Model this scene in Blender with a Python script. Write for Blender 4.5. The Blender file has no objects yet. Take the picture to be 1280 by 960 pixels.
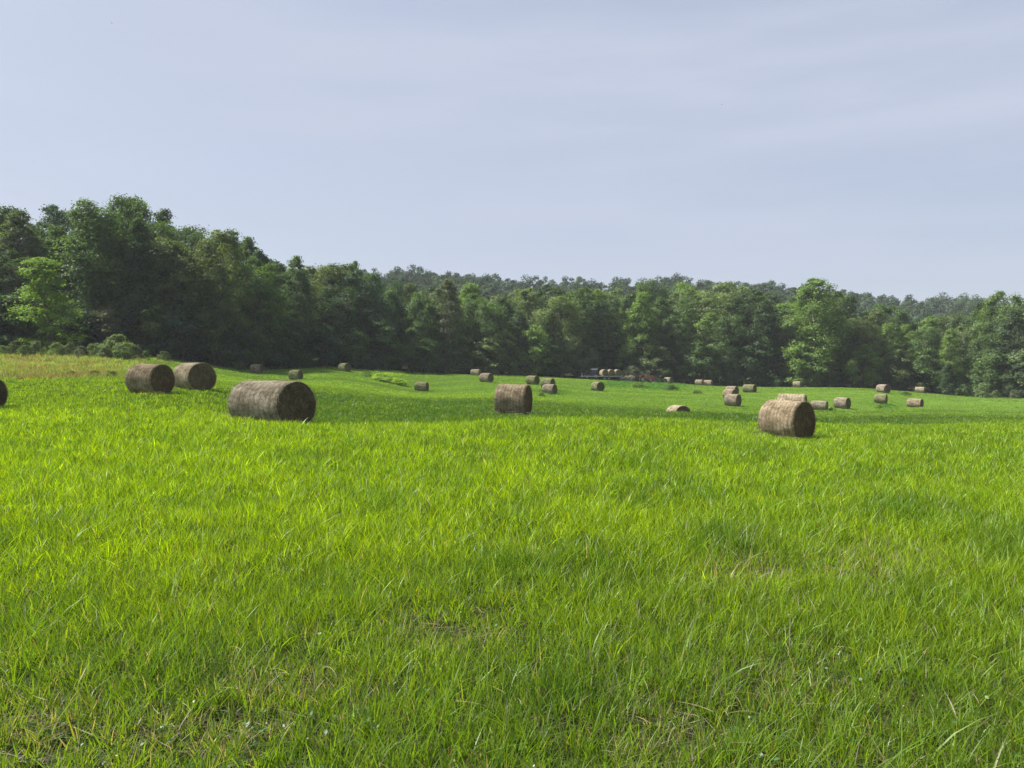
import bpy, math, random
import numpy as np

R = math.radians
rng = np.random.default_rng(11)
random.seed(5)
S = bpy.context.scene
COL = S.collection

# ------------------------------------------------------------------ camera, sky, sun, exposure
CAM_H = 1.6
PITCH = math.atan(18 / 924)
cam_d = bpy.data.cameras.new('camera')
cam_d.sensor_width = 36.0
cam_d.lens = 26.0
cam_d.clip_start = 0.05
cam_d.clip_end = 5000
cam = bpy.data.objects.new('camera', cam_d)
COL.objects.link(cam)
cam.location = (0, 0, CAM_H)
cam.rotation_euler = (R(90) - PITCH, 0, 0)
S.camera = cam

SUN_AZ, SUN_EL = R(-72), R(50)          # azimuth clockwise from the view direction (+Y)
w = bpy.data.worlds.new('World')
S.world = w
w.use_nodes = True
nt = w.node_tree
nt.nodes.clear()
out = nt.nodes.new('ShaderNodeOutputWorld')
bg = nt.nodes.new('ShaderNodeBackground')
bg.inputs['Strength'].default_value = 0.05
sky = nt.nodes.new('ShaderNodeTexSky')
sky.sky_type = 'NISHITA'
sky.sun_disc = False
sky.sun_elevation = SUN_EL
sky.sun_rotation = SUN_AZ
sky.air_density = 1.0
sky.dust_density = 2.5
sky.ozone_density = 1.0
# thin high cloud: long soft streaks of cirrus drawn over the blue by direction
tc = nt.nodes.new('ShaderNodeTexCoord')
mp = nt.nodes.new('ShaderNodeMapping')
mp.inputs['Scale'].default_value = (1.6, 1.6, 10.0)
mp.inputs['Rotation'].default_value = (R(4), R(-3), 0)
ns = nt.nodes.new('ShaderNodeTexNoise')
ns.inputs['Scale'].default_value = 1.3
ns.inputs['Detail'].default_value = 5
ns.inputs['Roughness'].default_value = 0.5
rp = nt.nodes.new('ShaderNodeMapRange')
rp.inputs['From Min'].default_value = 0.35
rp.inputs['From Max'].default_value = 0.72
rp.inputs['To Min'].default_value = 0.66
rp.inputs['To Max'].default_value = 1.0
mx = nt.nodes.new('ShaderNodeMix')
mx.data_type = 'RGBA'
VEIL = (3.98, 4.38, 5.38, 1)
mx.inputs['B'].default_value = VEIL
L = nt.links.new
L(tc.outputs['Generated'], mp.inputs['Vector'])
L(mp.outputs['Vector'], ns.inputs['Vector'])
L(ns.outputs['Fac'], rp.inputs['Value'])
L(rp.outputs['Result'], mx.inputs['Factor'])
L(sky.outputs['Color'], mx.inputs['A'])
L(mx.outputs['Result'], bg.inputs['Color'])
L(bg.outputs['Background'], out.inputs['Surface'])

sd = bpy.data.lights.new('sun', 'SUN')
sd.energy = 5.0
sd.angle = R(0.5)
sd.color = (1.0, 0.95, 0.86)
sun = bpy.data.objects.new('sun', sd)
COL.objects.link(sun)
sun.rotation_euler = (R(90) - SUN_EL, 0, math.pi - SUN_AZ)

vs = S.view_settings
S.display_settings.display_device = 'sRGB'
vs.view_transform = 'Standard'
vs.look = 'None'
vs.exposure = 1.5
vs.gamma = 1.0
vs.use_curve_mapping = False
cy = S.cycles
cy.max_bounces = 6
cy.diffuse_bounces = 2
cy.glossy_bounces = 2
cy.transmission_bounces = 3
cy.volume_bounces = 0
cy.caustics_reflective = False
cy.caustics_refractive = False
cy.use_adaptive_sampling = False
cy.use_denoising = True
cy.denoiser = 'OPENIMAGEDENOISE'
cy.denoising_input_passes = 'RGB_ALBEDO_NORMAL'
cy.denoising_prefilter = 'NONE'
S.render.filter_size = 0.65

# ------------------------------------------------------------------ projection helpers (for laying the place out to scale)
F = 924.0
SP, CP = math.sin(PITCH), math.cos(PITCH)
def at(px, py, Y):
    a, b = (px - 640) / F, (480 - py) / F
    k = Y / (CP + b * SP)
    return (a * k, Y, CAM_H + k * (b * CP - SP))
def zat(py, Y): return at(640, py, Y)[2]
def ss(a, b, x):
    t = np.clip((np.asarray(x, float) - a) / (b - a), 0, 1)
    return t * t * (3 - 2 * t)
def _hash(ix, iy, seed):
    h = (ix.astype(np.int64) * 374761393 + iy.astype(np.int64) * 668265263 + seed * 974634777) & 0x7fffffff
    h = ((h ^ (h >> 13)) * 1274126177) & 0x7fffffff
    return ((h ^ (h >> 16)) & 0xffff) / 65535.0
def vnoise(x, y, seed=0):
    x = np.asarray(x, float); y = np.asarray(y, float)
    ix, iy = np.floor(x), np.floor(y)
    fx, fy = x - ix, y - iy
    fx, fy = fx * fx * (3 - 2 * fx), fy * fy * (3 - 2 * fy)
    a, b = _hash(ix, iy, seed), _hash(ix + 1, iy, seed)
    c, d = _hash(ix, iy + 1, seed), _hash(ix + 1, iy + 1, seed)
    return (a * (1 - fx) + b * fx) * (1 - fy) + (c * (1 - fx) + d * fx) * fy
def fbm(x, y, seed=0, o=3):
    s, a, t = 0, 1.0, 0
    for i in range(o):
        s = s + a * vnoise(x * 2 ** i, y * 2 ** i, seed + i * 17); t += a; a *= .5
    return s / t

# ------------------------------------------------------------------ the lie of the land
CTRL = []
for px in (-300, 0, 320, 640, 960, 1280, 1580):
    for Y in (2.2, 5, 10, 16):
        CTRL.append((px, Y, 0.0 - max(0, px - 640) / 640 * 0.02 * Y))
for px, Y, py in [(-60, 22, 527), (338, 21, 531), (640, 21.5, 529.5), (900, 24, 537), (1150, 28, 537), (1350, 30, 537),
                  (338, 24.5, 530), (642, 34.6, 518), (984, 27, 549), (0, 30, 512), (188, 35.5, 492), (243, 39.6, 487),
                  (990, 40, 524), (640, 50, 506), (400, 50, 497), (640, 80, 493), (640, 120, 479), (640, 165, 469),
                  (200, 60, 474), (60, 60, 473), (60, 85, 457), (60, 105, 441), (-150, 60, 470), (-150, 100, 437),
                  (200, 85, 463), (200, 110, 449), (400, 75, 482), (400, 105, 470), (400, 130, 460), (900, 60, 514), (900, 100, 499),
                  (900, 140, 488), (900, 168, 483), (1150, 45, 530), (1150, 60, 520), (1150, 100, 508), (1150, 158, 491),
                  (1280, 60, 522), (1280, 100, 511), (1280, 145, 498), (1500, 60, 525), (1500, 130, 502), (917, 89, 507),
                  (1052, 92, 510), (1144, 106, 511), (1101, 106, 505), (1104, 116, 493), (914, 118, 493), (937, 130, 490), (688, 97, 493),
                  (686, 108, 485), (746, 115, 488), (527, 104, 489), (608, 118, 477), (666, 118, 480), (431, 122, 464), (370, 104, 475), (320, 116, 466), (740, 170, 474), (834, 172, 479),
                  (40, 130, 436), (200, 140, 442), (400, 165, 456), (640, 195, 467), (900, 200, 480), (1280, 180, 495)]:
    CTRL.append((px, Y, zat(py, Y)))
CTRL = np.array(CTRL)
CX = np.stack([(CTRL[:, 0] - 640) / F * 3.2, np.log(CTRL[:, 1]) * 1.0], 1)
def _U(d2): return 0.5 * d2 * np.log(d2 + 1e-12)
_n = len(CX)
_K = _U(((CX[:, None] - CX[None]) ** 2).sum(-1)) + np.eye(_n) * 0.004
_P = np.hstack([np.ones((_n, 1)), CX])
_A = np.block([[_K, _P], [_P.T, np.zeros((3, 3))]])
_W = np.linalg.solve(_A, np.concatenate([CTRL[:, 2], np.zeros(3)]))
HOLLOWS = [(848, 58, 0.95, 5.0), (1024, 88, 0.15, 4.0)]
RIDGE_PX = np.array([-900, 0, 480, 560, 640, 700, 800, 850, 900, 960, 1040, 1100, 1150, 1200, 1280, 1500, 2200])
RIDGE_PY = np.array([345, 345, 343, 349, 353, 356, 355, 350, 354, 358, 369, 375, 381, 377, 384, 380, 380])
RIDGE_Y = 430.0
def edge_y(px):
    return np.interp(px, [-400, 0, 160, 300, 450, 600, 720, 850, 1000, 1150, 1280, 1600],
                     [100, 107, 111, 121, 141, 161, 174, 176, 170, 162, 148, 135])
def height(x, y):
    x = np.asarray(x, float); y = np.asarray(y, float)
    shp = np.broadcast(x, y).shape
    x = np.broadcast_to(x, shp).ravel(); y = np.broadcast_to(y, shp).ravel()
    Y = np.clip(y, 2.2, 210)
    a = np.clip(x / np.maximum(y, 2.2), -1.05, 1.05)
    q = np.stack([a * 3.2, np.log(Y)], 1)
    z = np.empty(len(q))
    for i in range(0, len(q), 60000):
        s = q[i:i + 60000]
        d2 = ((s[:, None] - CX[None]) ** 2).sum(-1)
        z[i:i + 60000] = _U(d2) @ _W[:_n] + _W[_n] + s @ _W[_n + 1:]
    z = z * ss(1.0, 4.0, y)
    for px, hy, dep, rad in HOLLOWS:
        hx = (px - 640) / F * hy
        z = z - dep * np.exp(-(((x - hx) / (rad * 1.5)) ** 2 + ((y - hy) / rad) ** 2))
    px = 640 + F * x / np.maximum(y, 30)
    rz = CAM_H + (462 - np.interp(px, RIDGE_PX, RIDGE_PY)) / F * RIDGE_Y - 13.5 + 6 * (fbm(x * .02, y * .02, 77) - .5)
    t = ss(215, RIDGE_Y, y)
    z = z * (1 - t) + rz * t
    z = z + 0.10 * np.clip(y - edge_y(px), 0, 120) * ss(520, 150, px) * (1 - t)
    z = z - ss(RIDGE_Y + 10, RIDGE_Y + 400, y) * 60
    return z.reshape(shp)
def hz(x, y): return float(height(np.array([x]), np.array([y]))[0])

# ------------------------------------------------------------------ scene-graph helpers
def tag(o, label=None, cat=None, group=None, kind=None):
    for k, v in (('label', label), ('category', cat), ('group', group), ('kind', kind)):
        if v: o[k] = v
    return o
def empty(name, loc, rz=0.0):
    o = bpy.data.objects.new(name, None)
    o.empty_display_size = 0.2
    COL.objects.link(o)
    o.location = loc
    o.rotation_euler = (0, 0, rz)
    return o
def link(name, me, parent=None, mat=None):
    if mat: me.materials.append(mat)
    o = bpy.data.objects.new(name, me)
    COL.objects.link(o)
    if parent: o.parent = parent
    return o
def np_mesh(name, verts, quads=None, tris=None, attrs=None):
    """verts (n,3); quads (m,4); tris (k,3); attrs {name: (n,3) or (n,)} per point"""
    me = bpy.data.meshes.new(name)
    verts = np.ascontiguousarray(verts, np.float32)
    me.vertices.add(len(verts))
    me.vertices.foreach_set('co', verts.ravel())
    idx, st, c = [], [], 0
    if quads is not None and len(quads):
        idx.append(np.asarray(quads, np.int32).ravel()); st.append(np.arange(len(quads), dtype=np.int32) * 4 + c); c += len(quads) * 4
    if tris is not None and len(tris):
        idx.append(np.asarray(tris, np.int32).ravel()); st.append(np.arange(len(tris), dtype=np.int32) * 3 + c); c += len(tris) * 3
    idx = np.concatenate(idx); st = np.concatenate(st)
    me.loops.add(len(idx)); me.loops.foreach_set('vertex_index', idx)
    me.polygons.add(len(st)); me.polygons.foreach_set('loop_start', st)
    for k, v in (attrs or {}).items():
        v = np.ascontiguousarray(v, np.float32)
        a = me.attributes.new(k, 'FLOAT' if v.ndim == 1 else 'FLOAT_VECTOR', 'POINT')
        a.data.foreach_set('value' if v.ndim == 1 else 'vector', v.ravel())
    me.update()
    return me
class MB:
    """collects shapes into one mesh"""
    def __init__(s): s.v, s.f = [], []
    def add(s, v, f):
        o = len(s.v); s.v += [tuple(p) for p in v]; s.f += [tuple(i + o for i in q) for q in f]; return s
    def box(s, c, d, taper=(1, 1), rz=0.0):
        v = []
        for z in (-1, 1):
            kx, ky = (taper if z > 0 else (1, 1))
            for x, y in ((-1, -1), (1, -1), (1, 1), (-1, 1)):
                X, Y = x * d[0] / 2 * kx, y * d[1] / 2 * ky
                v.append((c[0] + X * math.cos(rz) - Y * math.sin(rz), c[1] + X * math.sin(rz) + Y * math.cos(rz), c[2] + z * d[2] / 2))
        return s.add(v, [(3, 2, 1, 0), (4, 5, 6, 7), (0, 1, 5, 4), (1, 2, 6, 5), (2, 3, 7, 6), (3, 0, 4, 7)])
    def tube(s, pts, rad, n=8, cap=True):
        pts = [np.array(p, float) for p in pts]
        rad = [rad] * len(pts) if not hasattr(rad, '__len__') else rad
        v, f = [], []
        for i, p in enumerate(pts):
            d = pts[min(i + 1, len(pts) - 1)] - pts[max(i - 1, 0)]
            d /= np.linalg.norm(d) + 1e-9
            r = np.cross(d, (0, 0, 1.0) if abs(d[2]) < .9 else (1.0, 0, 0)); r /= np.linalg.norm(r)
            u = np.cross(r, d)
            for k in range(n):
                t = 2 * math.pi * k / n
                v.append(p + (r * math.cos(t) + u * math.sin(t)) * rad[i])
        for i in range(len(pts) - 1):
            for k in range(n):
                f.append((i * n + k, i * n + (k + 1) % n, (i + 1) * n + (k + 1) % n, (i + 1) * n + k))
        if cap:
            f.append(tuple(range(n - 1, -1, -1))); f.append(tuple((len(pts) - 1) * n + k for k in range(n)))
        return s.add(v, f)
    def lathe_y(s, c, prof, n=28):
        """profile of (radius, y) spun about the y axis through c"""
        v, f = [], []
        for r, y in prof:
            for k in range(n):
                t = 2 * math.pi * k / n
                v.append((c[0] + r * math.cos(t), c[1] + y, c[2] + r * math.sin(t)))
        m = len(prof)
        for i in range(m - 1):
            for k in range(n):
                f.append((i * n + k, i * n + (k + 1) % n, (i + 1) * n + (k + 1) % n, (i + 1) * n + k))
        return s.add(v, f)
    def build(s, name, mat, parent=None, smooth=False):
        me = bpy.data.meshes.new(name)
        me.from_pydata(s.v, [], s.f)
        me.polygons.foreach_set('use_smooth', [smooth] * len(me.polygons))
        me.update()
        return link(name, me, parent, mat)

# ------------------------------------------------------------------ materials
def new_mat(name):
    m = bpy.data.materials.new(name)
    m.use_nodes = True
    t = m.node_tree
    t.nodes.clear()
    return m, t, t.nodes.new('ShaderNodeOutputMaterial')
def simple_mat(name, col, rough=0.6, metal=0.0, noise=0.25, scale=6.0):
    m, t, o = new_mat(name)
    b = t.nodes.new('ShaderNodeBsdfPrincipled')
    n = t.nodes.new('ShaderNodeTexNoise'); n.inputs['Scale'].default_value = scale; n.inputs['Detail'].default_value = 5
    tcn = t.nodes.new('ShaderNodeTexCoord')
    t.links.new(tcn.outputs['Object'], n.inputs['Vector'])
    r = t.nodes.new('ShaderNodeValToRGB')
    r.color_ramp.elements[0].position = .3; r.color_ramp.elements[1].position = .7
    r.color_ramp.elements[0].color = [c * (1 - noise) for c in col] + [1]
    r.color_ramp.elements[1].color = [min(1, c * (1 + noise)) for c in col] + [1]
    t.links.new(n.outputs['Fac'], r.inputs['Fac'])
    t.links.new(r.outputs['Color'], b.inputs['Base Color'])
    b.inputs['Roughness'].default_value = rough
    b.inputs['Metallic'].default_value = metal
    t.links.new(b.outputs['BSDF'], o.inputs['Surface'])
    return m
def leaf_mat(name, source, trans=0.42, tcol=(1.5, 1.45, 0.6), gloss=0.06, rough=0.42):
    """thin leaf or blade: diffuse front, light shining through, a little sheen. SOURCE: 'attr' or 'object'"""
    m, t, o = new_mat(name)
    N = t.nodes.new
    at_ = N('ShaderNodeAttribute'); at_.attribute_name = 'tint'
    if source == 'object':
        oi = N('ShaderNodeObjectInfo')
        mul = N('ShaderNodeMix'); mul.data_type = 'RGBA'; mul.blend_type = 'MULTIPLY'; mul.inputs['Factor'].default_value = 1
        t.links.new(at_.outputs['Color'], mul.inputs['A']); t.links.new(oi.outputs['Color'], mul.inputs['B'])
        c = mul.outputs['Result']
    else:
        c = at_.outputs['Color']
    tm = N('ShaderNodeMix'); tm.data_type = 'RGBA'; tm.blend_type = 'MULTIPLY'; tm.inputs['Factor'].default_value = 1
    tm.clamp_result = False
    tm.inputs['B'].default_value = (*tcol, 1)
    t.links.new(c, tm.inputs['A'])
    d = N('ShaderNodeBsdfDiffuse'); tr = N('ShaderNodeBsdfTranslucent'); g = N('ShaderNodeBsdfGlossy')
    g.inputs['Roughness'].default_value = rough
    g.inputs['Color'].default_value = (.9, .95, .9, 1)
    t.links.new(c, d.inputs['Color']); t.links.new(tm.outputs['Result'], tr.inputs['Color'])
    m1 = N('ShaderNodeMixShader'); m1.inputs[0].default_value = trans
    m2 = N('ShaderNodeMixShader'); m2.inputs[0].default_value = gloss
    t.links.new(d.outputs[0], m1.inputs[1]); t.links.new(tr.outputs[0], m1.inputs[2])
    t.links.new(m1.outputs[0], m2.inputs[1]); t.links.new(g.outputs[0], m2.inputs[2])
    t.links.new(m2.outputs[0], o.inputs['Surface'])
    return m
M_GRASS = leaf_mat('grass_blade', 'attr', 0.46, (1.55, 1.46, 0.55), 0.018, 0.46)
M_LEAF = leaf_mat('tree_leaf', 'object', 0.40, (1.5, 1.5, 0.6), 0.018, 0.6)
M_FAR = leaf_mat('far_leaf', 'attr', 0.3, (1.4, 1.4, 0.7), 0.01, 0.6)
M_BARK = simple_mat('bark', (0.085, 0.07, 0.055), 0.9, 0, .4, 3)

def ground_mat():
    m, t, o = new_mat('ground_soil_and_thatch')
    N = t.nodes.new
    a = N('ShaderNodeAttribute'); a.attribute_name = 'tint'
    tcn = N('ShaderNodeTexCoord')
    n1 = N('ShaderNodeTexNoise'); n1.inputs['Scale'].default_value = 9; n1.inputs['Detail'].default_value = 8; n1.inputs['Roughness'].default_value = .7
    n2 = N('ShaderNodeTexNoise'); n2.inputs['Scale'].default_value = 0.35; n2.inputs['Detail'].default_value = 6
    for n in (n1, n2): t.links.new(tcn.outputs['Object'], n.inputs['Vector'])
    r1 = N('ShaderNodeMapRange'); r1.inputs['From Min'].default_value = .3; r1.inputs['From Max'].default_value = .7
    r1.inputs['To Min'].default_value = .55; r1.inputs['To Max'].default_value = 1.4
    r2 = N('ShaderNodeMapRange'); r2.inputs['From Min'].default_value = .3; r2.inputs['From Max'].default_value = .7
    r2.inputs['To Min'].default_value = .8; r2.inputs['To Max'].default_value = 1.2
    t.links.new(n1.outputs['Fac'], r1.inputs['Value']); t.links.new(n2.outputs['Fac'], r2.inputs['Value'])
    mm = N('ShaderNodeMath'); mm.operation = 'MULTIPLY'
    t.links.new(r1.outputs[0], mm.inputs[0]); t.links.new(r2.outputs[0], mm.inputs[1])
    vm = N('ShaderNodeVectorMath'); vm.operation = 'SCALE'
    t.links.new(a.outputs['Vector'], vm.inputs[0]); t.links.new(mm.outputs[0], vm.inputs['Scale'])
    d = N('ShaderNodeBsdfDiffuse'); d.inputs['Roughness'].default_value = 1
    t.links.new(vm.outputs[0], d.inputs['Color'])
    bp = N('ShaderNodeBump'); bp.inputs['Strength'].default_value = .6; bp.inputs['Distance'].default_value = .03
    t.links.new(n1.outputs['Fac'], bp.inputs['Height']); t.links.new(bp.outputs[0], d.inputs['Normal'])
    t.links.new(d.outputs[0], o.inputs['Surface'])
    return m
M_GROUND = ground_mat()

def hay_mat(name, end=False):
    m, t, o = new_mat(name)
    N = t.nodes.new
    tcn = N('ShaderNodeTexCoord')
    sep = N('ShaderNodeSeparateXYZ'); t.links.new(tcn.outputs['Object'], sep.inputs[0])
    oi = N('ShaderNodeObjectInfo')
    # blotches of weathering
    n1 = N('ShaderNodeTexNoise'); n1.inputs['Scale'].default_value = 3.2; n1.inputs['Detail'].default_value = 6; n1.inputs['Roughness'].default_value = .65
    t.links.new(tcn.outputs['Object'], n1.inputs['Vector'])
    # stalks: stretched fine noise
    mp_ = N('ShaderNodeMapping'); mp_.inputs['Scale'].default_value = (55, 9, 9) if not end else (40, 40, 40)
    t.links.new(tcn.outputs['Object'], mp_.inputs['Vector'])
    n2 = N('ShaderNodeTexNoise'); n2.inputs['Scale'].default_value = 1; n2.inputs['Detail'].default_value = 4; n2.inputs['Roughness'].default_value = .7
    t.links.new(mp_.outputs[0], n2.inputs['Vector'])
    if end:
        ln = N('ShaderNodeVectorMath'); ln.operation = 'LENGTH'
        cmb = N('ShaderNodeCombineXYZ'); t.links.new(sep.outputs['Y'], cmb.inputs['Y']); t.links.new(sep.outputs['Z'], cmb.inputs['Z'])
        of = N('ShaderNodeVectorMath'); of.operation = 'SUBTRACT'; of.inputs[1].default_value = (0, 0, .74)
        t.links.new(cmb.outputs[0], of.inputs[0]); t.links.new(of.outputs[0], ln.inputs[0])
        wv = N('ShaderNodeMath'); wv.operation = 'MULTIPLY_ADD'; wv.inputs[1].default_value = 62
        nn = N('ShaderNodeMath'); nn.operation = 'MULTIPLY'; nn.inputs[1].default_value = 34
        t.links.new(n1.outputs['Fac'], nn.inputs[0]); t.links.new(ln.outputs['Value'], wv.inputs[0]); t.links.new(nn.outputs[0], wv.inputs[2])
        sn = N('ShaderNodeMath'); sn.operation = 'SINE'; t.links.new(wv.outputs[0], sn.inputs[0])
        band = sn.outputs[0]
    else:
        wv = N('ShaderNodeMath'); wv.operation = 'MULTIPLY_ADD'; wv.inputs[1].default_value = 58
        nn = N('ShaderNodeMath'); nn.operation = 'MULTIPLY'; nn.inputs[1].default_value = 5
        t.links.new(n1.outputs['Fac'], nn.inputs[0]); t.links.new(sep.outputs['X'], wv.inputs[0]); t.links.new(nn.outputs[0], wv.inputs[2])
        sn = N('ShaderNodeMath'); sn.operation = 'SINE'; t.links.new(wv.outputs[0], sn.inputs[0])
        band = sn.outputs[0]
    k = N('ShaderNodeMath'); k.operation = 'MULTIPLY_ADD'; k.inputs[1].default_value = .05 if end else .026; k.inputs[2].default_value = 0
    t.links.new(band, k.inputs[0])
    s1 = N('ShaderNodeMath'); s1.operation = 'MULTIPLY_ADD'; s1.inputs[1].default_value = .55
    t.links.new(n1.outputs['Fac'], s1.inputs[0]); t.links.new(k.outputs[0], s1.inputs[2])
    s2 = N('ShaderNodeMath'); s2.operation = 'MULTIPLY_ADD'; s2.inputs[1].default_value = .45
    t.links.new(n2.outputs['Fac'], s2.inputs[0]); t.links.new(s1.outputs[0], s2.inputs[2])
    r = N('ShaderNodeValToRGB'); e = r.color_ramp.elements
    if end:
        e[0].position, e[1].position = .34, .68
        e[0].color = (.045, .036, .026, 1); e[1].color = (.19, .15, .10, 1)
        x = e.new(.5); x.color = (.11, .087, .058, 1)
    else:
        e[0].position, e[1].position = .34, .66
        e[0].color = (.095, .078, .052, 1); e[1].color = (.53, .47, .37, 1)
        x = e.new(.49); x.color = (.26, .222, .162, 1)
    t.links.new(s2.outputs[0], r.inputs['Fac'])
    mul = N('ShaderNodeMix'); mul.data_type = 'RGBA'; mul.blend_type = 'MULTIPLY'; mul.inputs['Factor'].default_value = 1
    t.links.new(r.outputs['Color'], mul.inputs['A']); t.links.new(oi.outputs['Color'], mul.inputs['B'])
    d = N('ShaderNodeBsdfDiffuse'); d.inputs['Roughness'].default_value = .9
    t.links.new(mul.outputs['Result'], d.inputs['Color'])
    bp = N('ShaderNodeBump'); bp.inputs['Strength'].default_value = .7; bp.inputs['Distance'].default_value = .03
    t.links.new(s2.outputs[0], bp.inputs['Height']); t.links.new(bp.outputs[0], d.inputs['Normal'])
    t.links.new(d.outputs[0], o.inputs['Surface'])
    return m
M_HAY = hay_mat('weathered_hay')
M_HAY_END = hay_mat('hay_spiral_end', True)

# ------------------------------------------------------------------ colour zones of the field (what grows where)
PATCH_DARK = [(905, 690, 60, 26), (480, 640, 45, 16), (250, 850, 120, 40), (690, 880, 60, 40), (1260, 700, 45, 22), (640, 720, 70, 22), (1120, 640, 60, 14)]
PATCH_DRY = [(345, 868, 95, 30), (55, 930, 110, 50), (985, 878, 55, 40), (830, 930, 60, 40), (940, 720, 70, 22), (1090, 715, 70, 26), (560, 800, 70, 26), (250, 925, 120, 30)]
PATCH_WEED = [(820, 482, 45, 6), (490, 466, 34, 5), (690, 490, 18, 4), (775, 480, 30, 4), (1220, 480, 10, 3), (1110, 509, 14, 3)]
def zones(x, y, z):
    """pixel-free description would be endless, so the patches are laid out along the sight lines they were surveyed on"""
    Y = np.maximum(y, 2.0)
    b = np.tan(np.arctan((z - CAM_H) / Y) + PITCH)
    py = 480 - F * b
    px = 640 + F * x / Y
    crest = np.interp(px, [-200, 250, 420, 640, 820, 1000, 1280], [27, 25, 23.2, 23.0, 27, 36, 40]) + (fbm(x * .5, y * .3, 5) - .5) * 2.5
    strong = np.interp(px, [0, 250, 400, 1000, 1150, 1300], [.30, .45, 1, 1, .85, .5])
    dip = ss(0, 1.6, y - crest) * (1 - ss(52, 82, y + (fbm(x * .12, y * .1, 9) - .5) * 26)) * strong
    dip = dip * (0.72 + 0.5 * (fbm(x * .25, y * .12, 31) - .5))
    far = ss(50, 85, y)
    dry_left = ss(215, 150, px + (fbm(x * .3, y * .2, 8) - .5) * 90) * ss(57, 64, y + (fbm(x * .3, y * .3, 12) - .5) * 6)
    def patches(lst, seed):
        o = np.zeros_like(Y)
        for cx_, cy_, rx, ry in lst:
            o = np.maximum(o, np.exp(-((px - cx_) / rx) ** 2 - ((py - cy_) / ry) ** 2))
        return np.clip(o * (0.55 + 0.9 * fbm(x * 2.2, y * 2.2, seed)), 0, 1)
    return dict(px=px, py=py, dip=np.clip(dip, 0, 1), far=far, dry_left=dry_left, dark=patches(PATCH_DARK, 41), dry=patches(PATCH_DRY, 52), weed=patches(PATCH_WEED, 63))
def lerp(a, b, t): return a * (1 - t[:, None]) + b * t[:, None]
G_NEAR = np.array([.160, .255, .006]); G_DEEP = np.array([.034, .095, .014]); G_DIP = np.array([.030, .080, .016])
G_FAR = np.array([.110, .195, .024]); G_WEED = np.array([.045, .14, .022]); G_LIME = np.array([.16, .27, .03])
G_DRY = np.array([.25, .213, .155]); G_RED = np.array([.17, .09, .06])

# ------------------------------------------------------------------ ground sheet
def warp(a, b, n, k):
    t = np.linspace(-1, 1, n)
    s = np.sinh(t * k) / math.sinh(k)
    return np.where(s < 0, -s * a, s * b)
gx = warp(-1000, 1000, 321, 4.6)
gy = np.concatenate([np.linspace(-60, 0, 8)[:-1], np.linspace(0, 26, 66)[:-1], np.linspace(26, 75, 76)[:-1], np.linspace(75, 230, 90)[:-1], np.linspace(230, 1250, 70)])
XX, YY = np.meshgrid(gx, gy)
ZZ = height(XX, YY)
nx_, ny_ = len(gx), len(gy)
ii = (np.arange(ny_ - 1)[:, None] * nx_ + np.arange(nx_ - 1)[None]).ravel()
gq = np.stack([ii, ii + 1, ii + nx_ + 1, ii + nx_], 1)
gv = np.stack([XX.ravel(), YY.ravel(), ZZ.ravel()], 1)
zn = zones(gv[:, 0], gv[:, 1], gv[:, 2])
gc = np.tile(np.array([.030, .034, .013]), (len(gv), 1))
gc = lerp(gc, np.tile([.045, .085, .016], (len(gv), 1)), ss(5, 12, gv[:, 1]))
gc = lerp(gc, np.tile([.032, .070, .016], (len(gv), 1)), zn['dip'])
gc = lerp(gc, np.tile([.075, .135, .02], (len(gv), 1)), zn['far'])
gc = lerp(gc, np.tile([.10, .10, .045], (len(gv), 1)), zn['dry_left'] * .8)
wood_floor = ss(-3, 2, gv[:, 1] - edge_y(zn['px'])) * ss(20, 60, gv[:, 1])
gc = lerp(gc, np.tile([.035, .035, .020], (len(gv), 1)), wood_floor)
tag(link('ground', np_mesh('ground', gv, gq, None, {'tint': gc}), None, M_GROUND), kind='structure')

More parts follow.
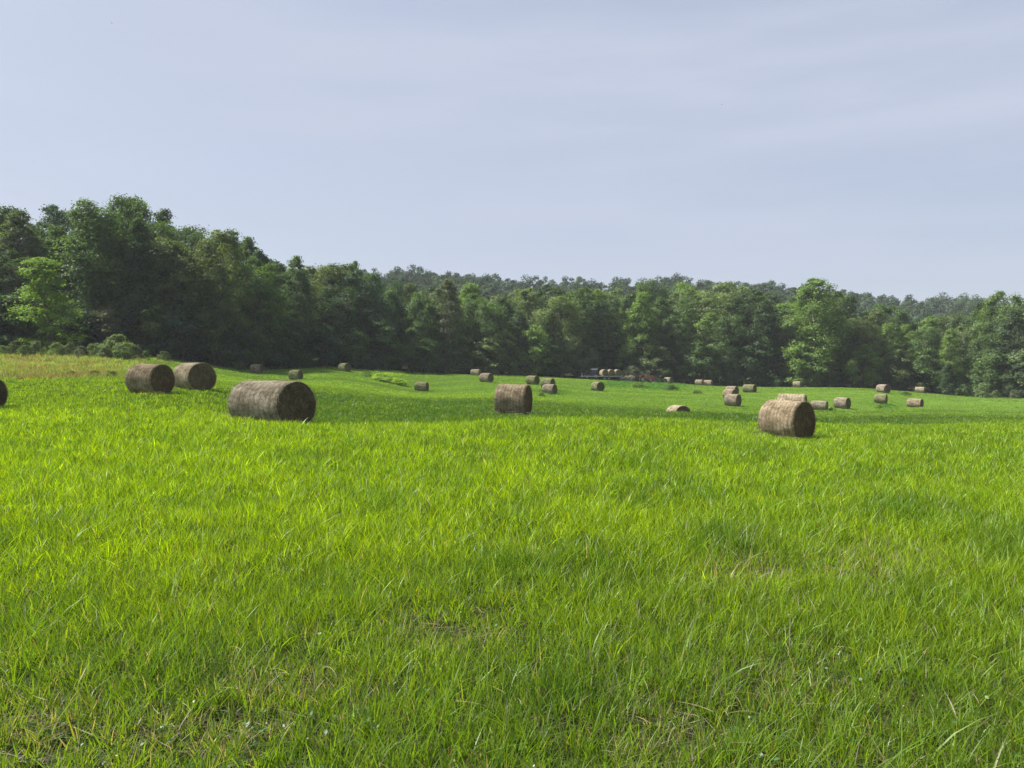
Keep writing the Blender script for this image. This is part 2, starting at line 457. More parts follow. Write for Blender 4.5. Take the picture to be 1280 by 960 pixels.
# ------------------------------------------------------------------ grass
def build_grass(name, Y0, Y1, d0, dk, segs, seed):
    r = np.random.default_rng(seed)
    # tufts by depth with density falling with distance
    ys = np.linspace(Y0, Y1, 4000)
    half = 0.92 * ys + 5.0
    dens = d0 * np.minimum(1, (5.0 / ys) ** dk)
    per = 11.0
    wgt = 2 * half * dens / per
    cdf = np.concatenate([[0], np.cumsum((wgt[1:] + wgt[:-1]) / 2 * np.diff(ys))])
    n = int(cdf[-1])
    ty = np.interp(r.random(n) * cdf[-1], cdf, ys)
    tx = (r.random(n) * 2 - 1) * (0.92 * ty + 5.0)
    # keep within field; thin by patchiness
    z0 = zones(tx, ty, height(tx, ty))
    keep = r.random(n) < np.clip(0.62 + 0.75 * fbm(tx * 1.7, ty * 1.7, 71) - .08 * z0['dry'] - .3 * z0['dip'] * (ty < 60), .5, 1)
    keep &= ty < edge_y(z0['px']) + 6
    tx, ty = tx[keep], ty[keep]
    n = len(tx)
    nb = r.poisson(per, n).clip(3, 22)
    ti = np.repeat(np.arange(n), nb)
    m = len(ti)
    scale = np.maximum(1, (ty / 5.0)) ** 0.72
    th = r.random(m) * 2 * np.pi
    rr = np.abs(r.normal(0, .020, m)) * scale[ti] * 1.4
    bx, by = tx[ti] + np.cos(th) * rr, ty[ti] + np.sin(th) * rr
    bz = height(bx, by)
    Z = zones(bx, by, bz)
    tall = fbm(bx * .8, by * .8, 22) * .5 + vnoise(bx * 3.1, by * 3.1, 33) * .25 + .5 * r.random(n)[ti] ** 2
    h = .058 + .155 * tall
    h = h * np.where(by < 6, .86 + .14 * ss(3.2, 6, by), 1)
    h = h * (1 - .3 * Z['dip']) * (1 - .35 * Z['far']) * (1 - .35 * Z['dry'])
    h = h + .28 * Z['dry_left'] + .30 * Z['weed'] + .05 * Z['dark']
    h = h * np.clip(r.normal(1, .26, m), .35, 1.8)
    longb = r.random(m) < .035
    h = np.where(longb & (Z['far'] < .3), h * 1.45, h)
    wd = .0056 * scale[ti] * np.clip(r.normal(1, .3, m), .5, 1.9)
    wd = np.where(longb, wd * 1.25, wd)
    # outward lean and droop; each tuft also leans its own way
    la = th + r.normal(0, .6, m)
    lean = np.abs(r.normal(.12, .15, m)) + .04
    tl, tla = np.abs(r.normal(0, .13, n)), r.random(n) * 6.283
    flat = (r.random(m) < .26 * ss(11, 5, by))
    droop = np.abs(r.normal(.26, .30, m)) + longb * .5
    lean = np.where(flat, 1.2 + .6 * r.random(m), lean)
    twist = r.random(m) * 2 * np.pi
    wx, wy = np.cos(twist) * wd / 2, np.sin(twist) * wd / 2
    # colours
    backlit_lift = 1 + .12 * ss(4.5, 9.5, by) * (1 - Z['dip'])  # grazing backlight put into the colour: blades brighten away from the camera
    tv = np.clip(r.normal(1.02, .27, n), .45, 1.6)[ti]; td = r.beta(.9, 2.6, n)[ti]
    c = np.tile(G_NEAR, (m, 1)) * (0.62 + .76 * r.random((m, 1))) * tv[:, None]
    c = lerp(c, np.tile(G_DEEP, (m, 1)), np.clip(.55 * td + .6 * r.beta(1.0, 3.4, m) + .5 * (vnoise(bx * 1.3, by * 1.3, 44) - .5), 0, .92))
    c = lerp(c, np.tile(G_DEEP, (m, 1)), Z['dark'] * .55)
    c = lerp(c, np.tile([.086, .160, .018], (m, 1)), .5 * ss(6.5, 3.0, by))
    c = lerp(c, np.tile([.080, .094, .030], (m, 1)), .85 * Z['dry_left'])
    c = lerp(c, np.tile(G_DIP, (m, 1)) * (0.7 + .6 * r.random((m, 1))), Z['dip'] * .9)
    c = lerp(c, np.tile(G_FAR, (m, 1)) * (0.72 + .56 * r.random((m, 1))), Z['far'] * .9)
    c = lerp(c, np.tile(G_WEED, (m, 1)) * (0.7 + .6 * r.random((m, 1))), np.clip(Z['weed'] * 1.1, 0, 1))
    lime = np.exp(-((Z['px'] - 490) / 34) ** 2 - ((Z['py'] - 466) / 5) ** 2)
    c = lerp(c, np.tile(G_LIME, (m, 1)), np.clip(lime * 1.2, 0, 1))
    streak = (fbm(bx * .018 + 3, by * .14, 141) - .5) * 1.1 * ss(30, 60, by)
    c = c * (1 + streak)[:, None]
    c = c * backlit_lift[:, None]
    fl = np.where(flat)[0]
    c[fl] = np.where(r.random((len(fl), 1)) < .25, np.array([.11, .10, .05]), np.array([.050, .085, .018])) * (.5 + r.random((len(fl), 1)))
    yel = (r.random(m) < .07)
    c[yel] = c[yel] * [1.7, 1.25, .8]
    dryf = .016 + .022 * ss(6, 3, by) + .22 * Z['dry'] + .38 * Z['dry_left'] * (.25 + fbm(bx * .25, by * .25, 81))
    dry = r.random(m) < dryf * (1 - .6 * Z['dip'])
    c[dry] = G_DRY * (.55 + .75 * r.random((dry.sum(), 1)))
    red = (r.random(m) < .55 * Z['dry_left'] * ss(.55, .72, fbm(bx * .35, by * .18, 91))) | (r.random(m) < .0012)
    c[red] = G_RED * (.7 + .6 * r.random((red.sum(), 1)))
    k = segs
    t = np.linspace(0, 1, k + 1)
    vv, n_per = [], 2 * k + 1
    V = np.empty((m, n_per, 3), np.float32)
    dx, dy = np.cos(la), np.sin(la)
    for i in range(k + 1):
        ti_ = t[i]
        off = h * (lean * ti_ + droop * ti_ ** 2 * .8)
        zz = h * (ti_ - .30 * np.minimum(droop, 1.3) * ti_ ** 2.2)
        cx_ = bx + dx * off + (h * tl[ti] * np.cos(tla[ti])) * ti_; cy_ = by + dy * off + (h * tl[ti] * np.sin(tla[ti])) * ti_; cz_ = bz + zz - .01
        cz_ = np.where(flat, bz + .012 + zz * .22, cz_)
        ww = (1 - ti_ ** 1.8) * (.75 + .5 * min(ti_ * 3, 1) * (1 - ti_))
        if i < k:
            V[:, 2 * i, 0] = cx_ - wx * ww; V[:, 2 * i, 1] = cy_ - wy * ww; V[:, 2 * i, 2] = cz_
            V[:, 2 * i + 1, 0] = cx_ + wx * ww; V[:, 2 * i + 1, 1] = cy_ + wy * ww; V[:, 2 * i + 1, 2] = cz_
        else:
            V[:, 2 * k, 0] = cx_; V[:, 2 * k, 1] = cy_; V[:, 2 * k, 2] = cz_
    base = (np.arange(m) * n_per)[:, None]
    Q = [base + np.array([[2 * i, 2 * i + 1, 2 * i + 3, 2 * i + 2]]) for i in range(k - 1)]
    Q = np.concatenate(Q) if Q else None
    T = base + np.array([[2 * k - 2, 2 * k - 1, 2 * k]])
    C = np.repeat(c[:, None, :], n_per, 1)
    me = np_mesh(name, V.reshape(-1, 3), Q, T, {'tint': C.reshape(-1, 3)})
    print('GRASS', name, m)
    return link(name, me, None, M_GRASS)
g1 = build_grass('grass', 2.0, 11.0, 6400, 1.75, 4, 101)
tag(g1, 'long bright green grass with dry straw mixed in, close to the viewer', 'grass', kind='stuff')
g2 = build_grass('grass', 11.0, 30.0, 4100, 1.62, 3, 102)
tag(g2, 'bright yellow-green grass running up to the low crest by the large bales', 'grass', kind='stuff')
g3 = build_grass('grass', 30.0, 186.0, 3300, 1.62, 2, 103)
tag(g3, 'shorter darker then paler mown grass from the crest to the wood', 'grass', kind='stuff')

# long pale stalks and little seed heads lying in the foreground sward
def build_straw():
    r = np.random.default_rng(7)
    b = MB()
    spots = []
    for px, py, rx, ry, n in [(345, 868, 110, 30, 45), (60, 930, 120, 40, 50), (985, 878, 60, 45, 45), (830, 930, 60, 40, 30), (560, 790, 160, 60, 30), (1060, 720, 180, 50, 30),
                              (640, 850, 640, 120, 130), (640, 700, 640, 60, 50)]:
        for _ in range(n):
            if r.random() < .45: spots.append((px + r.normal() * rx * .9, py + r.normal() * ry * .9))
    for px, Y, n in [(340, 24.2, 90), (984, 26.5, 80), (642, 34.3, 110), (188, 35.5, 40), (243, 39.5, 40)]:   # hay shed round the bales
        for _ in range(n):
            x = (px - 640) / F * Y + r.normal() * .85; y = Y + r.normal() * .75
            a = r.random() * 6.28; ln = .12 + .2 * r.random(); z = hz(x, y) + .03 + .12 * r.random()
            b.tube([(x, y, z), (x + math.cos(a) * ln / 2, y + math.sin(a) * ln / 2, z + .03), (x + math.cos(a) * ln, y + math.sin(a) * ln, z - .02)], [.003, .004, .002], 4, False)
    for px, py in spots:
        py = min(max(py, 640), 1000)
        Y = CAM_H * F / (py - 462)
        x = (px - 640) / F * Y
        z = hz(x, Y)
        a = r.random() * 6.28; ln = .04 + .13 * r.random() ** 1.5
        h0 = .02 + .09 * r.random(); tilt = r.normal(0, .35)
        cv = r.normal(0, .3); up = abs(r.normal(0, .25))
        pts, aa = [], a
        q = np.array((x, Y, z + h0))
        for k in range(6):
            pts.append(q.copy())
            q = q + np.array((math.cos(aa), math.sin(aa), up * (1 - k * .45))) * ln / 5
            q[2] = max(q[2], z + .008)
            aa += cv / 5
        b.tube(pts, [.0008, .0009, .0009, .0008, .0007, .0004], 4, False)
    return b
M_STRAW = simple_mat('dry_straw', (.27, .23, .13), .8, 0, .35, 30)
tag(build_straw().build('dry_straw', M_STRAW), 'pale dry stalks scattered through the grass close to the viewer', 'straw', kind='stuff')

# ------------------------------------------------------------------ trees and leaves
def leaves_mesh(name, P, Nrm, size, r, tint):
    n = len(P)
    Nrm = Nrm / (np.linalg.norm(Nrm, axis=1, keepdims=True) + 1e-9)
    a = r.normal(size=(n, 3)); a -= (a * Nrm).sum(1, keepdims=True) * Nrm
    a /= np.linalg.norm(a, axis=1, keepdims=True) + 1e-9
    b = np.cross(Nrm, a)
    s = size * np.clip(r.normal(1, .28, (n, 1)), .5, 1.8)
    V = np.stack([P - a * s, P - b * s * .6 + Nrm * s * .12, P + a * s, P + b * s * .6 + Nrm * s * .12], 1)
    Q = np.arange(n * 4).reshape(n, 4)
    return np_mesh(name, V.reshape(-1, 3), Q, None, {'tint': np.repeat(tint[:, None], 4, 1).reshape(-1, 3)})
def clover():
    r = np.random.default_rng(19)
    n = 2600
    y = 2.2 + 4.6 * r.random(n) ** 1.2
    x = (r.random(n) * 2 - 1) * (y * .8 + 1)
    k = fbm(x * 1.3, y * 1.3, 203) > .52
    x, y = x[k], y[k]
    z = height(x, y) + .02 + .07 * r.random(len(x))
    a0 = r.random(len(x)) * 6.283
    P, T = [], []
    for j in range(3):
        a = a0 + j * 2.094
        P.append(np.stack([x + np.cos(a) * .011, y + np.sin(a) * .011, z], 1))
        T.append(np.array([.050, .115, .030]) * r.uniform(.6, 1.3, (len(x), 1)))
    P = np.concatenate(P); T = np.concatenate(T)
    m = 120     # little pale seed heads
    yy = 2.3 + 3.0 * r.random(m) ** 1.4; xx = (r.random(m) * 2 - 1) * yy * .8
    hh = height(xx, yy) + .05 + .10 * r.random(m)
    P = np.concatenate([P, np.stack([xx, yy, hh], 1)]); T = np.concatenate([T, np.tile([.34, .33, .24], (m, 1))])
    Nn = np.array([0, 0, 1.0]) + r.normal(size=P.shape) * .45
    return leaves_mesh('clover', P, Nn, np.concatenate([np.full((len(P) - m, 1), .011), np.full((m, 1), .005)]), r, T)
def unit(r, n):
    v = r.normal(size=(n, 3)); return v / np.linalg.norm(v, axis=1, keepdims=True)
def tree_proto(seed, H, Rad, base, shape, lobes, per, leaves, size):
    """crown and trunk meshes of one tree, foot at the origin. base: where foliage starts"""
    r = np.random.default_rng(seed)
    prof = {'round': lambda t: math.sin(math.pi * (0.12 + .80 * t)) ** .65,
            'oval': lambda t: math.sin(math.pi * (0.18 + .78 * t)) ** .9,
            'tall': lambda t: (1 - t) ** .5 * (.5 + .5 * min(1, t * 4)),
            'cone': lambda t: (1 - t) ** .85 * (.75 + .25 * min(1, t * 6)) + .03,
            'bush': lambda t: math.sin(math.pi * (0.30 + .66 * t)) ** .7}[shape]
    P, Nn, tips = [], [], []
    bend = r.normal(0, .03, 2) * H
    for i in range(lobes):
        t = ((i + r.random()) / lobes) ** .9
        z = base + (H - base) * t
        rr = Rad * prof(t)
        a = i * 2.4 + r.normal(0, .5)
        d = rr * (0.30 + .55 * math.sqrt(r.random()))
        lr = Rad * (.20 + .20 * r.random()) * (0.55 + .6 * min(1, prof(t)))
        c = np.array([math.cos(a) * d + bend[0] * t, math.sin(a) * d + bend[1] * t, z - lr * .35])
        tips.append(c)
        dirs = unit(r, per * 3)
        sc = dirs @ np.array([math.cos(a) * .55, math.sin(a) * .55, .75]) + r.normal(0, .35, per * 3)
        dirs = dirs[np.argsort(-sc)[:per]]
        cl = c + dirs * lr * np.array([1.1, 1.1, .72]) * (0.72 + .36 * r.random((per, 1)))
        for q in range(per):
            k = max(6, int(leaves * (.5 + r.random())))
            cr = lr * (.26 + .18 * r.random())
            p = cl[q] + r.normal(size=(k, 3)) * cr * np.array([1, 1, .62])
            P.append(p)
            Nn.append(dirs[q] * 1.1 + np.array([0, 0, .5]) + r.normal(size=(k, 3)) * .6)
    P = np.concatenate(P); Nn = np.concatenate(Nn)
    P[:, 2] = np.maximum(P[:, 2], .05)
    v = .72 + .56 * r.random(len(P))
    tint = np.stack([v * (.9 + .25 * r.random(len(P))), v, v * (.85 + .3 * r.random(len(P)))], 1)
    crown = leaves_mesh('crown', P, Nn, size, r, tint)
    crown.materials.append(M_LEAF)
    b = MB()
    tr = max(.06, H * .012)
    pts = [(bend[0] * t + r.normal(0, .01 * H) * (t > 0) * .5, bend[1] * t + r.normal(0, .01 * H) * (t > 0) * .5, -0.3 + (H * .86 + .3) * t) for t in np.linspace(0, 1, 7)]
    b.tube(pts, [tr * k for k in (1.35, 1, .86, .7, .52, .34, .12)], 8)
    for c in tips[::2]:
        z0 = max(base * .5 + .3, c[2] * .62)
        k = min(5.99, (z0 + .3) / (H * .86 + .3) * 6); i = int(k); f = k - i
        p0 = np.array(pts[i]) * (1 - f) + np.array(pts[i + 1]) * f
        mid = p0 * .5 + c * .5 + np.array([0, 0, -.04 * H * r.random()])
        b.tube([p0, mid, c], [tr * .34, tr * .22, tr * .07], 5)
    me = bpy.data.meshes.new('trunk'); me.from_pydata(b.v, [], b.f)
    me.polygons.foreach_set('use_smooth', [True] * len(me.polygons)); me.materials.append(M_BARK)
    return crown, me, H
tag(link('clover', clover(), None, M_GRASS), 'small round clover leaves and pale seed heads low in the grass close by', 'clover', kind='stuff')
PROTO = {
    'round': [tree_proto(s, 20, 5.4, .5, 'round', 40, 13, 36, .18) for s in (1, 2, 3)],
    'oval': [tree_proto(s, 21, 4.6, .5, 'oval', 40, 13, 34, .175) for s in (4, 5)],
    'tall': [tree_proto(s, 23, 4.6, .6, 'tall', 40, 12, 34, .175) for s in (6, 7)],
    'cone': [tree_proto(8, 8, 2.4, .2, 'cone', 34, 12, 34, .10)],
    'young': [tree_proto(s, 9, 3.0, .5, 'oval', 20, 11, 30, .16) for s in (9, 10)],
    'bush': [tree_proto(s, 3, 1.9, .1, 'bush', 14, 10, 30, .11) for s in (12, 13)],
}
def put_tree(name, kind, i, px, Y, H, tint, label, cat, group, widen=1.0, x=None, rot=None):
    cm, tm, h0 = PROTO[kind][i % len(PROTO[kind])]
    xx = (px - 640) / F * Y if x is None else x
    root = empty(name, (xx, Y, hz(xx, Y)), random.random() * 6.28 if rot is None else rot)
    s = H / h0
    root.scale = (s * widen, s * widen, s)
    tag(root, label, cat, group)
    c = link('crown', cm, root); c.color = (*tint, 1)
    link('trunk', tm, root)
    return root
T_DARK = (.036, .070, .024); T_MID = (.060, .112, .030); T_BRIGHT = (.105, .185, .032); T_OLIVE = (.070, .104, .032); T_BLUE = (.036, .074, .040); T_PALE = (.100, .150, .052); T_GREY = (.080, .102, .055)
T_LIME = (.135, .235, .030)
LANDMARKS = [(-160, 'beyond the dry-grass frame edge'), (0, 'beyond the bale cut by the frame edge'), (60, 'beyond the dry brown grass'), (125, 'behind the low pale shrubs'), (190, 'behind the reddish bale of the pair'), (245, 'behind the paler bale of the pair'),
             (300, 'behind the bale lying in tree shade'), (345, 'behind the largest bale'), (400, 'past the small bale at the shade edge'), (440, 'behind the bale under the dark wood'), (490, 'behind the lime weed mound'),
             (545, 'behind the lone green bale'), (600, 'behind the half-hidden white bale'), (650, 'behind the big middle bale'), (700, 'behind the touching bale pair'), (742, 'behind the dark tractor'), (770, 'behind the loaded trailer'), (812, 'behind the red tractor'),
             (850, 'behind the slumped bale'), (885, 'behind the two whitish bales'), (925, 'behind the trio of bales'), (985, 'behind the big weathered bale'), (1045, 'behind the bales beside the big bale'), (1100, 'behind the two bales in line'), (1150, 'near the cedar'), (1190, 'beside the cedar'), (1250, 'behind the empty field corner'), (1420, 'beyond the field-corner frame edge')]
def landmark(px):
    return min(LANDMARKS, key=lambda l: abs(l[0] - px))[1]
ORD = ['first', 'second', 'third', 'fourth', 'fifth', 'sixth', 'seventh', 'eighth', 'ninth', 'tenth', 'eleventh', 'twelfth']
used = {}
def uniq(look, px):
    base = f'{look} {landmark(px)}'
    k = used.get(base, 0); used[base] = k + 1
    return base if k == 0 else f'{ORD[k]} {base}'
TOP_PX = [-120, 0, 60, 110, 132, 150, 175, 205, 230, 260, 300, 330, 380, 425, 440, 460, 500, 540, 600, 650, 700, 760, 800, 860, 910, 950, 990, 1015, 1040, 1070, 1100, 1150, 1200, 1250, 1280, 1400]
TOP_PY = [262, 262, 263, 263, 258, 270, 251, 268, 280, 289, 301, 311, 322, 333, 330, 341, 352, 354, 352, 353, 349, 351, 352, 351, 352, 357, 358, 347, 364, 372, 378, 387, 387, 370, 375, 376]
def top_h(px, Y):
    py = np.interp(px, TOP_PX, TOP_PY)
    x = (px - 640) / F * Y
    return zat(py, Y) - hz(x, Y)
def name_of(c):
    return {T_DARK: 'dark green', T_MID: 'mid-green', T_BRIGHT: 'bright green', T_OLIVE: 'olive', T_BLUE: 'blue-green', T_PALE: 'pale green', T_GREY: 'grey-olive', T_LIME: 'lime green'}[c]
SHAPE_WORD = {'round': 'round-headed', 'oval': 'oval-crowned', 'tall': 'tall narrow'}
# row one: the front of the wood. (px, depth behind edge, share of the skyline height, kind, proto, tint)
front = []
r_ = np.random.default_rng(3)
px = -330.0
seq = 0
while px < 1720:
    Y = float(edge_y(px)) + 4 + 4 * r_.random()
    step = F / Y * (6.0 + 2.4 * r_.random())
    kind = ['round', 'oval', 'round', 'tall', 'round', 'oval'][seq % 6]
    left = px < 520
    tint = [T_DARK, T_MID, T_DARK, T_OLIVE, T_BLUE, T_MID, T_DARK][seq % 7] if left else [T_MID, T_BRIGHT, T_MID, T_DARK, T_PALE, T_MID, T_OLIVE, T_BRIGHT][seq % 8]
    sh = .68 + .26 * r_.random()
    front.append((px, Y, sh, kind, seq, tint))
    px += step; seq += 1
for px, Y, sh, kind, i, tint in front:
    if min(abs(px - q) for q in (65, 275, 555, 1015, 785)) < 14: continue
    H = top_h(px, Y) * sh * (.93 if 560 < px < 1240 else 1)
    put_tree('broadleaf_tree', kind, i, px, Y, H, tint, uniq(f'{name_of(tint)} {SHAPE_WORD[kind]} tree at the wood front', px), 'tree', 'trees along the front of the wood', .92 + .25 * r_.random())
# trees that stand out
for px, dy, top, kind, i, tint, lab, wd in [
    (65, -4, 322, 'tall', 0, T_LIME, 'bright lime-green tree lit at the wood front, paler than all its neighbours', 1.5),
    (275, 0, 292, 'round', 1, T_OLIVE, 'broad olive tree with spreading crown at the wood front past the bale pair', .8),
    (555, 2, 352, 'oval', 1, T_GREY, 'tall grey-olive dull tree standing at the bend of the wood', 1.0),
    (785, 3, 386, 'tall', 0, T_BRIGHT, 'bright yellow-green tree rising behind the loaded trailer and machinery', 1.0),
    (1016, -1, 348, 'oval', 0, (.088, .156, .032), 'tallest tree of the far wood, bright crown above its neighbours', 1.2),
    (175, 12, 250, 'round', 2, T_MID, 'highest tree on the wooded hill, its top above the skyline', .7),
    (440, 14, 326, 'tall', 0, T_MID, 'thin treetop poking up where the hill wood slopes down', .6),
    (1252, 10, 368, 'round', 0, (.08, .142, .032), 'tall light-green tree near the frame edge over the cedar side of the wood', .95),
    (670, -2, 408, 'young', 0, T_BRIGHT, 'small bright leafy tree at the wood front behind the big middle bale', 1.0),
    (1078, -3, 432, 'young', 1, T_BRIGHT, 'rounded light-green young tree standing forward of the far wood', 1.0),
    (1000, -3, 428, 'young', 0, T_BRIGHT, 'low leafy young tree at the foot of the tallest far tree', 1.2),
    (1120, -2, 438, 'young', 1, T_OLIVE, 'small olive young tree between the light young tree and the cedar', 1.1),
    (700, -1, 430, 'young', 1, T_MID, 'small mid-green young tree behind the touching bale pair', 1.0),
    (1240, -1, 440, 'young', 0, T_MID, 'small round mid-green tree beside the field corner, past the cedar', 1.2),
    (1275, -2, 455, 'young', 1, T_DARK, 'low dark young tree filling the field corner at the frame edge', 1.2),
    (130, -1, 385, 'young', 0, T_GREY, 'dull grey-green young tree next to the lime-green tree', 1.2),
    (300, -1, 405, 'young', 1, T_BLUE, 'bluish young tree under the broad olive tree', 1.1),
    (360, 0, 395, 'young', 0, T_DARK, 'dark young tree at the foot of the hill wood', 1.1),
    (480, 0, 400, 'young', 1, T_MID, 'mid-green young tree behind the lime weed mound', 1.1),
    (630, 0, 412, 'young', 0, T_PALE, 'pale young tree between the white bale and big middle bale', 1.0),
    (880, -1, 430, 'young', 1, T_MID, 'young tree behind the two whitish bales', 1.2),
    (945, -1, 425, 'young', 0, T_DARK, 'dark young tree behind the trio of bales', 1.2)]:
    Y = float(edge_y(px)) + 3 + dy
    x = (px - 640) / F * Y
    put_tree('young_tree' if kind == 'young' else 'broadleaf_tree', kind, i, px, Y, zat(top, Y) - hz(x, Y), tint, lab, 'tree', None, wd)
for k in range(34):
    px = -70 + k * 42 + 14 * r_.random()
    if min(abs(px - q) for q in (65, 785, 1078, 1184)) < 16: continue
    Y = float(edge_y(px)) + 1.5 + 2 * r_.random()
    tint = ([T_DARK, T_MID, T_BLUE, T_MID] if px < 520 else [T_MID, T_BRIGHT, T_PALE, T_MID, T_DARK])[int(r_.integers(4))]
    put_tree('young_tree', 'young', k, px, Y, 5.5 + 4 * r_.random(), tint, uniq(f'{name_of(tint)} young tree at the wood foot', px), 'tree', 'young trees at the foot of the wood', 1.1 + .3 * r_.random())
Y = 159
put_tree('cedar_tree', 'cone', 0, 1184, Y - 3, zat(455, Y) - hz((1184 - 640) / F * Y, Y), T_DARK, 'small dark conical cedar standing in front of the far wood', 'cedar', None, 1.05)
# rows two to four: the body of the wood, seen as tops above the front row
for row, (d0, frac, step) in enumerate([(11, .97, 6.6), (19, 1.02, 6.8), (29, 1.0, 7.4)]):
    px = -340.0 + row * 9
    while px < 1720:
        Y = float(edge_y(px)) + d0 + 4 * r_.random()
        s = F / Y * step * (0.8 + .4 * r_.random())
        kind = ['round', 'tall', 'oval', 'round'][int(r_.integers(4))]
        left = px < 520
        pool = [T_DARK, T_MID, T_DARK, T_OLIVE, T_BLUE, T_MID] if left else [T_MID, T_BRIGHT, T_MID, T_DARK, T_PALE, T_OLIVE]
        tint = pool[int(r_.integers(len(pool)))]
        H = top_h(px, Y) * (frac - (.14 if left else .20) * r_.random() + (.03 if left else -.035))
        put_tree('broadleaf_tree', kind, int(r_.integers(6)), px, Y, H, tint,
                 uniq(f'{name_of(tint)} {SHAPE_WORD[kind]} treetop, {("second", "third", "rear")[row]} row', px), 'tree', 'trees inside the wood', .9 + .3 * r_.random())
        px += s
# shrubs along the foot of the wood
SHRUBS = [(5, -4, 1.6, T_PALE, 'pale shrub at the frame edge above the dry grass'), (32, -5, 1.5, T_MID, 'small green shrub between the first two shrubs over the dry grass'), (72, -5, 1.6, T_PALE, 'pale ragged shrub in front of the lime-green tree foot'), (103, -5, 1.8, T_GREY, 'greyish ragged shrub midway along the dry-grass edge'), (132, -6, 1.8, T_PALE, 'pale shrub touching the largest shrub, on its dry-grass end'), (156, -6, 2.0, T_PALE, 'bright pale shrub just over the reddish bale'), (182, -4, 1.6, T_MID, 'small green shrub right above the reddish bale'), (20, -3, 2.0, T_OLIVE, 'low olive shrub at the end of the dry grass'), (45, -4, 1.7, T_PALE, 'pale weedy shrub below the lime-green tree'), (88, -3, 2.2, T_PALE, 'pale leafy shrub under the dark wood, left of the largest shrub'),
          (118, -4, 1.9, T_PALE, 'small pale shrub beside the largest shrub of the dry-grass edge'), (146, -4, 2.9, T_PALE, 'largest pale shrub at the dry-grass edge, short of the bale pair'), (168, -3, 2.4, T_GREY, 'greyish upright shrub just behind the reddish bale'),
          (205, -2, 1.4, T_OLIVE, 'low olive shrub between the two paired bales'), (300, -3, 1.3, T_OLIVE, 'low dry shrub in tree shade beside the shaded bale'),
          (792, -1, 3.4, T_GREY, 'grey twiggy shrub behind the hay rake'), (815, 0, 3.2, T_GREY, 'grey-green shrub behind the red tractor'), (560, -1, 1.6, T_MID, 'low shrub at the foot of the grey-olive tree'),
          (640, -1, 1.8, T_MID, 'dark low shrub behind the big middle bale'), (1040, -2, 2.2, T_MID, 'shrub at the foot of the far wood, beside the light young tree'), (1150, -2, 2.0, T_OLIVE, 'olive shrub behind the far white bale'),
          (1205, -3, 2.4, T_MID, 'rounded shrub touching the cedar'), (1228, -4, 2.2, T_PALE, 'pale shrub in the field corner past the cedar'), (1245, -4, 1.5, T_PALE, 'small pale shrub at the lowest corner of the field'), (1268, -4, 1.6, T_GREY, 'grey weedy shrub at the frame edge of the field corner'),
          (385, -1, 1.8, T_DARK, 'dark low shrub under the hill wood'), (460, -1, 2.0, T_DARK, 'dark shrub behind the bale under the wood'), (520, -1, 1.9, T_DARK, 'dark shrub at the bend of the wood'), (900, -1, 2.2, T_DARK, 'dark shrub behind the trio of bales'), (970, -1, 2.4, T_MID, 'leafy shrub near the tallest far tree'), (725, -1, 2.0, T_DARK, 'dark shrub behind the dark tractor')]
for i, (px, dy, H, tint, lab) in enumerate(SHRUBS):
    put_tree('shrub', 'bush', i, px, float(edge_y(px)) + dy - (4.5 if px < 220 else 0), H * (.78 + .3 * (i % 3) / 2 if px < 220 else 1), tint, lab, 'shrub', 'shrubs along the foot of the wood', .75 + .3 * random.random())

for i, (px, Y, H, wd, tint, lab) in enumerate([(478, 112, 1.1, 2.6, (.2, .32, .03), 'largest lime-green weed mound in the mown field under the dark wood'), (500, 110, .9, 2.3, (.2, .32, .03), 'lime-green weed mound at the wood-side end of its pair'),
        (458, 116, .7, 1.8, T_BRIGHT, 'small green weed clump next to the lone bale under the dark wood'), (800, 135, .9, 2.6, T_BRIGHT, 'wide green weed clump in front of the red tractor'), (838, 130, .9, 2.4, T_MID, 'darker weed clump in front of the single white bale'),
        (872, 118, .5, 2.2, T_MID, 'low dark weed patch below the two whitish bales'), (676, 84, .5, 1.7, T_BRIGHT, 'small weed clump in front of the touching bale pair'), (1098, 96, .45, 1.6, T_BRIGHT, 'small weed clump before the two bales in line'), (1132, 128, .6, 2.0, T_MID, 'dark weed clump behind the brown side-on bale'),
        (1040, 88, .4, 1.5, T_BRIGHT, 'small weed clump between two bales beside the big weathered bale'), (118, 64, .5, 1.5, T_MID, 'dark weed clump at the dry-grass edge before the bale pair'), (138, 63, .5, 1.6, T_MID, 'dark weed clump touching the reddish bale side of the dry grass'), (90, 66, .4, 1.5, T_OLIVE, 'olive weed tuft in the dry grass')]):
    put_tree('weed_clump', 'bush', i, px, Y, H, tint, lab, 'weeds', 'weed clumps in the field', wd)
